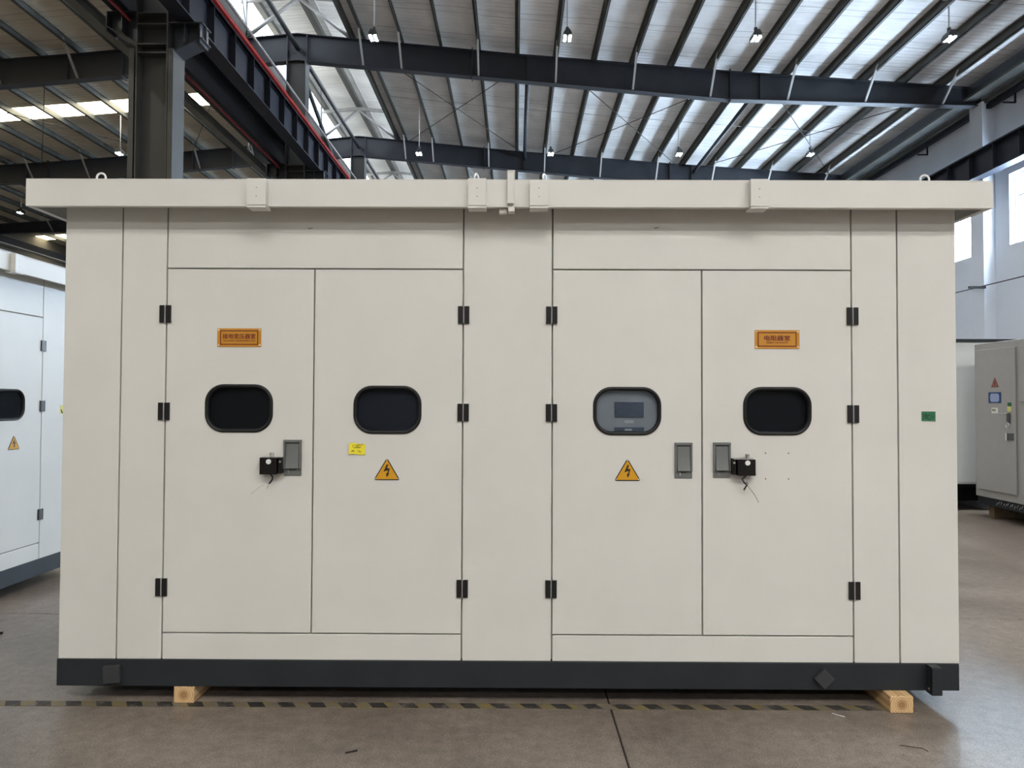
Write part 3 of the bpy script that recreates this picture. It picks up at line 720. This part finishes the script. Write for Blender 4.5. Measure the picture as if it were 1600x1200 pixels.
def enclosure(name, label, loc, rz, doors, main):
    R = tag(empty(name, loc, rz), label, 'cabinet')
    D = 2.2; g = 0.0038; ZB, ZT = 0.238, 2.80
    xs = (-2.49, -2.175, -1.926, -1.11, -0.289, 0.202, 1.023, 1.844, 2.095, 2.415)
    zb, zt = 0.380, 2.378
    body = MB().box(-2.485, 2.41, 0.034, D, ZB + 0.002, ZT - 0.012, PAINT).build('body', R)
    def panel(nm, a, b, c, d):
        return MB().box(a + g, b - g, 0, 0.028, c + (g if c > ZB + 0.01 else 0), d - g, PAINT).build(nm, R, bevel=0.003, seg=3)
    panel('end_panel', xs[0] - g, xs[1], ZB, ZT); p2 = panel('post_panel', xs[1], xs[2], ZB, ZT)
    panel('header_panel', xs[2], xs[4], zt, ZT); panel('sill_panel', xs[2], xs[4], ZB, zb)
    panel('post_panel', xs[4], xs[5], ZB, ZT)
    panel('header_panel', xs[5], xs[7], zt, ZT); panel('sill_panel', xs[5], xs[7], ZB, zb)
    if main: panel('post_panel', xs[7], xs[8], ZB, ZT); ep = panel('end_panel', xs[8], xs[9] + g, ZB, ZT)
    else: ep = panel('end_panel', xs[7], xs[9] + g, ZB, ZT)
    # base and its fittings
    bs = MB().box(-2.497, 2.412, -0.004, D, 0.092, ZB, BASE_DARK).build('base', R, bevel=0.004)
    if main:
        M1 = Matrix.Translation((-2.183, 0, 0.163)) @ Matrix.Rotation(math.radians(-3), 4, 'Y')
        b = MB(); b.box(-0.046, 0.046, -0.030, -0.004, -0.047, 0.047, BASE_PLATE, M1); b.build('square_plate', bs, bevel=0.003)
        M2 = Matrix.Translation((1.672, 0, 0.160)) @ Matrix.Rotation(math.radians(45), 4, 'Y')
        b = MB(); b.box(-0.038, 0.038, -0.034, -0.004, -0.038, 0.038, BASE_PLATE, M2); b.build('diamond_plate', bs, bevel=0.003)
        b = MB()   # towing lug on the right end
        b.prism([(-0.004, 0.236), (-0.050, 0.236), (-0.062, 0.226), (-0.062, 0.089), (-0.004, 0.089)], 'X', 2.230, 2.244, BASE_DARK)
        b.box(2.230, 2.284, -0.064, -0.054, 0.089, 0.230, BASE_DARK); b.box(2.230, 2.284, -0.060, -0.004, 0.228, 0.237, BASE_DARK)
        b.disc((2.256, -0.064, 0.190), (0, -1, 0), 0.004, 0.002, BLACK, 8); b.disc((2.230, -0.034, 0.115), (-1, 0, 0), 0.008, 0.005, CHROME, 8)
        b.disc((2.230, -0.036, 0.155), (-1, 0, 0), 0.006, 0.003, BLACK, 8); b.disc((2.230, -0.036, 0.200), (-1, 0, 0), 0.006, 0.003, BLACK, 8)
        b.build('towing_lug', bs, bevel=0.002)
    # roof
    roof = MB(); x0, x1, y0, y1, t, lip = -2.628, 2.540, -0.13, D + 0.13, 0.006, 0.032   # folded sheet pan
    roof.box(x0, x1, y0, y1, 2.836 - t, 2.836, PAINT)
    roof.box(x0, x1, y0, y0 + t, 2.688, 2.836 - t, PAINT); roof.box(x0, x1, y1 - t, y1, 2.688, 2.836 - t, PAINT)
    roof.box(x0, x0 + t, y0 + t, y1 - t, 2.688, 2.836 - t, PAINT); roof.box(x1 - t, x1, y0 + t, y1 - t, 2.688, 2.836 - t, PAINT)
    roof.box(x0 + t, x1 - t, y0 + t, y0 + lip, 2.688, 2.688 + t, PAINT); roof.box(x0 + t, x0 + lip, y0 + lip, y1 - t, 2.688, 2.688 + t, PAINT); roof.box(x1 - lip, x1 - t, y0 + lip, y1 - t, 2.688, 2.688 + t, PAINT)
    roof.prism([(-2.62, 2.836), (2.53, 2.836), (-0.03, 2.868)], 'Y', 0.08, D + 0.12, PAINT)
    roof = roof.build('roof', R, bevel=0.0015)
    for a, c, z1 in ((-1.425, -1.325, 2.826), (-0.255, -0.158, 2.829), (0.072, 0.170, 2.818), (1.238, 1.330, 2.829)):
        b = MB(); b.box(a, c, -0.172, -0.131, 2.682, z1, PAINT); b.box(a, c, -0.172, -0.09, 2.672, 2.686, PAINT)
        for dz in (-0.022, 0.022): b.disc(((a + c) / 2, -0.172, 2.755 + dz), (0, -1, 0), 0.003, 0.001, INK, 8)
        b.build('roof_clip', roof, bevel=0.002)
    b = MB(); b.box(-0.047, -0.012, -0.162, -0.131, 2.700, 2.872, PAINT); b.box(-0.047, -0.006, -0.162, -0.04, 2.866, 2.876, PAINT)
    b.box(-0.042, -0.008, -0.150, -0.09, 2.660, 2.686, PAINT); b.box(-0.090, -0.050, -0.11, -0.07, 2.662, 2.686, PAINT)
    b.build('ridge_strip', roof, bevel=0.0015)
    for x, yy in ((-2.33, 0), (-0.222, 0), (0.158, 0), (2.28, 0)):
        ang = 0 if abs(x) > 1 else math.radians(68)
        pts = []
        for k in range(15):
            a = math.radians(-20 + 220 * k / 14)
            pts.append((x + 0.025 * math.cos(a) * math.cos(ang), 0.05 + 0.025 * math.cos(a) * math.sin(ang), 2.897 + 0.025 * math.sin(a)))
        MB().tube(pts, 0.0055, WHITE_CAP, 8).disc((x, 0.05, 2.834), (0, 0, 1), 0.02, 0.008, WHITE_CAP, 12).disc((x, 0.05, 2.840), (0, 0, 1), 0.011, 0.038, WHITE_CAP, 10).build('lifting_eye', roof)
    # doors
    spans = ((xs[2], xs[3], -1), (xs[3], xs[4], 1), (xs[5], xs[6], -1), (xs[6], xs[7], 1))
    wins = ((-1.519, 1.607), (-0.702, 1.602), (0.613, 1.600), (1.4345, 1.603))
    for i, ((a, c, hs), (wx, wz), cfg) in enumerate(zip(spans, wins, doors)):
        me = door_mesh(a + g, c - g, zb + g, zt - g, (wx, wz, 0.362, 0.252, 0.094))
        dr = bpy.data.objects.new('door', me); COL.objects.link(dr); dr.parent = R
        bv = dr.modifiers.new('bevel', 'BEVEL'); bv.width = 0.003; bv.segments = 3; bv.limit_method = 'ANGLE'
        mb = MB(); gasket(mb, wx, wz, 0.376, 0.267, 0.102, RUBBER); mb.build('window_gasket', dr)
        inner = cfg.get('inner', INTERIOR_SHADE)
        MB().prism(rrect(wx, wz, 0.350, 0.240, 0.09), 'Y', 0.0285, 0.0335, inner).build('window_backing', dr)  # behind plain windows this dark sheet stands for the unlit inside
        MB().prism(rrect(wx, wz, 0.342, 0.232, 0.086), 'Y', 0.006, 0.010, GLASS_CLEAR if inner is INSTR else GLASS).build('window_pane', dr)
        if cfg.get('meter'):
            MB().box(wx - 0.066, wx + 0.095, 0.020, 0.0284, 1.566, 1.650, INSTR_DARK).build('meter_screen', dr, bevel=0.002)
            MB().box(wx - 0.010, wx + 0.040, 0.025, 0.0284, 1.533, 1.549, INSTR_LABEL).build('meter_label', dr)
            MB().box(wx - 0.066, wx + 0.097, 0.022, 0.0284, 1.486, 1.510, INSTR_DARK).box(wx - 0.01, wx + 0.03, 0.0215, 0.022, 1.492, 1.502, INSTR_LABEL).build('meter_keypad', dr)
        hx = a - 0.004 if hs < 0 else c + 0.003
        for z in (2.125, 1.589, 0.629): hinge(dr, hx, z, hs)
        if 'plate' in cfg: nameplate(dr, *cfg['plate'])
        if 'sign' in cfg: warning(dr, *cfg['sign'])
        if 'handle' in cfg: handle(dr, *cfg['handle'])
        if 'lock' in cfg: lock(dr, *cfg['lock'])
        if cfg.get('note'):
            b = MB(); M = Matrix.Translation((-0.866, -0.003, 1.387)) @ Matrix.Rotation(math.radians(1.5), 4, 'Y')
            n = 6
            vs = []; 
            for k in range(n + 1):
                for z in (-0.030, 0.030): vs.append(M @ Vector((-0.044 + 0.088 * k / n, -0.010 * (1 - k / n) ** 2 * (1 if z < 0 else 0.6), z + 0.003 * math.sin(k))))
            b.add(vs, [(2 * k, 2 * k + 2, 2 * k + 3, 2 * k + 1) for k in range(n)], NOTE)
            for xx0, xx1, z in ((-0.900, -0.832, 1.409), (-0.890, -0.846, 1.396), (-0.898, -0.88, 1.374), (-0.872, -0.845, 1.374)): scribble(b, xx0, xx1, z, -0.0135 + 0.012 * min(1, (xx0 + 0.91) / 0.05), INK, 9, 0.006, 0.0011)
            b.build('sticky_note', dr, fixn=False)
        if cfg.get('holes'):
            b = MB()
            for x in (1.369, 1.495):
                for z in (1.373, 1.233): b.disc((x, 0.001, z), (0, -1, 0), 0.0042, 0.0016, INK, 8)
            b.build('screw_hole', dr)
    if main:
        b = MB(); b.box(2.222, 2.297, -0.0025, 0, 1.552, 1.604, GREEN)
        for z in (1.570, 1.585): scribble(b, 2.235, 2.288, z, -0.003, GREEN_INK, 9, 0.009, 0.0016)
        b.box(2.2965, 2.301, -0.0045, 0, 1.548, 1.562, PAPER)
        b.build('green_sticker', ep)
        for x, z in ((-1.14, 2.602), (0.772, 2.610)):
            b = MB(); b.box(x - 0.010, x + 0.006, -0.0015, 0.001, z - 0.003, z + 0.001, INK); b.box(x + 0.004, x + 0.018, -0.0012, 0.001, z + 0.001, z + 0.0035, INK); b.build('rivet_mark', R)
    else:
        b = MB(); b.box(2.10, 2.19, -0.0025, 0, 1.515, 1.595, PALE_YELLOW); scribble(b, 2.11, 2.18, 1.545, -0.003, SIGN_BLACK, 8, 0.025, 0.005); b.build('sticker', ep)
    return R

main_doors = [
    dict(plate=(-1.643, -1.401, 1.945, 2.047, '接地变压器室', 'GROUNDING TRANSFORMER ROOM', 0.180, 0.178), handle=(-1.268, -1.171, 1.240, 1.436), lock=(-1.384, -1.268, 1.250, 1.342, 1)),
    dict(inner=INTERIOR_GREY, sign=(-0.7025, 1.217, 0.145, 0.123), note=True),
    dict(inner=INSTR, meter=True, sign=(0.6145, 1.219, 0.145, 0.123), handle=(0.872, 0.967, 1.235, 1.429)),
    dict(plate=(1.312, 1.557, 1.945, 2.047, '电阻器室', 'RESISTOR ROOM', 0.142, 0.118), handle=(1.082, 1.176, 1.239, 1.431), lock=(1.178, 1.298, 1.254, 1.346, -1), holes=True)]
enclosure('switchgear_enclosure', 'large light grey four-door steel equipment enclosure standing on timber in the centre', (0, 3.9, 0), 0, main_doors, True)
left_doors = [dict(), dict(), dict(), dict(inner=INSTR, sign=(1.50, 1.225, 0.145, 0.123))]
enclosure('switchgear_enclosure', 'matching pale enclosure at the left edge, seen side-on behind the central one', (-4.215, 4.46, 0), math.pi / 2, left_doors, False)

# timber bearers
def bearer(x0, x1, y0, y1, label, h=0.0918):
    cx = (x0 + x1) / 2; hw = (x1 - x0) / 2
    o = MB().box(-hw, hw, y0, y1, -h / 2, h / 2, WOOD).build('timber_bearer', bevel=0.007)
    o.location = (cx, 0, h / 2); return tag(o, label, 'timber', 'timber bearers under the central enclosure')
bearer(-1.857, -1.745, 3.898, 6.0, 'squared pine bearer under the left part of the central enclosure')
bearer(2.000, 2.124, 3.825, 6.0, 'squared pine bearer under the right end of the central enclosure, sticking out in front')
for y in (2.9, 6.0):
    o = MB().box(-1.7, 0, -0.06, 0.06, 0, 0.0918, WOOD).build('timber_bearer', bevel=0.006); o.location = (-4.75, y, 0)
    tag(o, 'squared pine bearer under the %s part of the left enclosure' % ('near' if y < 4 else 'far'), 'timber')

# ------------------------------------------------------------------ grey cabinet at the right
G = tag(empty('control_cabinet', (6.72, 10.43, 0)), 'plain grey steel control cabinet at the right edge with warning stickers', 'cabinet')
gx0, gy0 = 0.0, -2.6    # local: face at x=0, runs towards -y
MB().box(0.004, 1.4, -2.6, 0.0, 0.30, 2.50, PAINT_GREY).build('body', G, bevel=0.006)
MB().box(0.02, 1.38, -2.58, -0.02, 0.185, 0.30, BASE_DARK).build('base', G, bevel=0.003)
gd = MB().box(-0.022, 0.002, -0.875, -0.09, 0.41, 2.405, PAINT_GREY).build('door', G, bevel=0.004)
MB().box(-0.022, 0.002, -1.9, -0.955, 1.665, 2.405, PAINT_GREY).build('upper_door', G, bevel=0.004)
MB().box(-0.022, 0.002, -1.9, -0.955, 0.41, 1.597, PAINT_GREY).build('lower_door', G, bevel=0.004)
XF = -0.022
def gp(y): return y - 10.43
b = MB(); b.prism([(gp(10.03), 1.866), (gp(9.877), 1.866), (gp(9.953), 2.0)], 'X', XF - 0.003, XF, SIGN_RED); b.prism([(gp(10.015), 1.876), (gp(9.892), 1.876), (gp(9.953), 1.982)], 'X', XF - 0.004, XF - 0.003, RED_FADED)
b.box(XF - 0.005, XF - 0.004, gp(9.962), gp(9.944), 1.89, 1.95, SIGN_RED); b.build('warning_sticker', gd)
b = MB(); b.box(XF - 0.003, XF, gp(10.089), gp(9.828), 1.642, 1.795, BLUE)
b.prism([(gp(9.9585) + p[0], p[1]) for p in rrect(0, 1.7185, 0.185, 0.118, 0.035)], 'X', XF - 0.004, XF - 0.003, BLUE_LIGHT); b.build('blue_sticker', gd)
b = MB(); b.box(XF - 0.003, XF, gp(10.026), gp(9.895), 1.50, 1.578, PAPER)
for y in (10.01, 9.985, 9.96): b.box(XF - 0.004, XF - 0.003, gp(y), gp(y - 0.016), 1.53, 1.56, INK)
b.build('paper_label', gd)
MB().box(XF - 0.003, XF, gp(9.701), gp(9.627), 1.600, 1.651, GREEN).build('green_sticker', gd)
MB().box(XF - 0.003, XF, gp(9.706), gp(9.632), 1.531, 1.599, PALE_YELLOW).build('yellow_sticker', gd)
b = MB(); b.box(XF - 0.03, XF, gp(9.685), gp(9.645), 1.37, 1.51, LAMP_BODY); b.tube([(XF - 0.05, gp(9.66), 1.505), (XF - 0.05, gp(9.80), 1.485)], 0.009, CHROME, 8); b.disc((XF, gp(9.66), 1.505), (-1, 0, 0), 0.011, 0.05, CHROME, 8)
pts = [(XF - 0.03, gp(9.668) + 0.035 * math.cos(a), 1.345 + 0.035 * math.sin(a)) for a in [2 * math.pi * k / 12 for k in range(12)]]
b.tube(pts, 0.006, CHROME, 6, closed=True); b.build('door_handle', gd)
b = MB(); b.box(XF - 0.012, XF, gp(9.68), gp(9.59), 1.145, 1.235, LAMP_BODY); b.box(XF - 0.035, XF - 0.012, gp(9.705), gp(9.678), 1.135, 1.235, CHROME); b.build('door_latch', gd)
b = MB()
for k in range(16): 
    y = -0.42 - 0.045 * k; z = 0.245 + random.uniform(-0.012, 0.012)
    b.tube([(0.018, y, z - 0.02), (0.018, y - random.uniform(0.01, 0.035), z + 0.02)], 0.004, INSTR_LABEL, 4)
b.build('paint_marks', G)
for yy in (-0.18, -2.3):
    o = MB().box(0, 1.25, -0.06, 0.06, 0, 0.184, WOOD_OLD).build('timber_block', bevel=0.004); o.location = (6.83, 10.43 + yy, 0)
    tag(o, 'timber block under the %s end of the grey control cabinet' % ('far' if yy > -1 else 'near'), 'timber')
# ------------------------------------------------------------------ white cabinet behind it
Wc = tag(empty('white_cabinet', (5.6, 10.95, 0)), 'white cabinet on a black base, seen in the gap behind the grey cabinet', 'cabinet')
MB().box(0, 3.6, 0, 2.0, 0.40, 2.58, PAINT_WHITE).build('body', Wc, bevel=0.005)
MB().box(-0.02, 3.62, -0.03, 2.02, 2.58, 2.625, BASE_DARK).build('roof_edge', Wc, bevel=0.003)
MB().box(0.0, 3.6, 0.0, 2.0, 0.146, 0.40, GLOSS_BLACK).build('base', Wc)
for xx in (0.3, 1.8, 3.3): MB().box(xx - 0.1, xx + 0.1, 0.02, 1.98, 0.0, 0.146, INSTR_LABEL).build('foot', Wc)
MB().box(0.02, 1.75, -0.012, 0, 0.43, 2.55, PAINT_WHITE).build('door', Wc, bevel=0.003)
MB().box(1.77, 3.58, -0.012, 0, 0.43, 2.55, PAINT_WHITE).build('door', Wc, bevel=0.003)

# ------------------------------------------------------------------ hazard tape on the floor
T = tag(empty('floor_tape', (0, 3.885, 0)), 'worn yellow and black hazard tape along the floor in front of the enclosure', 'floor tape')
MB().box(-3.35, 2.16, -0.033, 0.033, 0.0003, 0.0016, TAPE_YELLOW).build('yellow_strip', T)
st = None
for k in range(35):
    x = -3.22 + 0.1655 * k
    if x > 2.12: break
    if st is None:
        st = MB().prism([(-0.062, 0.031), (0.022, 0.031), (0.062, -0.031), (-0.022, -0.031)], 'Z', 0.0016, 0.0022, TAPE_BLACK).build('black_stripe', T); st.location = (x, 0, 0)
    else: inst(st, 'black_stripe', (x, 0, 0), T)

# ------------------------------------------------------------------ litter on the floor
def litter(name, pts, r, m, label):
    c = Vector(pts[0])
    o = MB().tube([Vector(p) - c for p in pts], r, m, 5).build(name); o.location = c; return tag(o, label, 'debris')
litter('white_straw', [(-2.86, 3.785, 0.006), (-2.80, 3.83, 0.006)], 0.004, WHITE_CAP, 'short white plastic scrap at the left end of the hazard tape')
litter('dark_scrap', [(-3.66, 5.00, 0.008), (-3.60, 5.02, 0.008)], 0.009, BLACK, 'small black scrap on the floor left of the enclosure')
litter('dark_splinter', [(-0.79, 3.36, 0.004), (-0.74, 3.385, 0.004)], 0.004, BLACK, 'dark splinter on the floor left of the slab joint')
litter('pale_chip', [(1.685, 3.815, 0.004), (1.70, 3.80, 0.004), (1.735, 3.775, 0.003)], 0.0025, PAPER, 'pale twisted scrap on the hazard tape near the right bearer')
litter('wire_offcut', [(1.86, 3.47, 0.003), (1.95, 3.44, 0.003), (1.96, 3.41, 0.003)], 0.0015, CABLE, 'thin wire offcut on the floor at lower right')
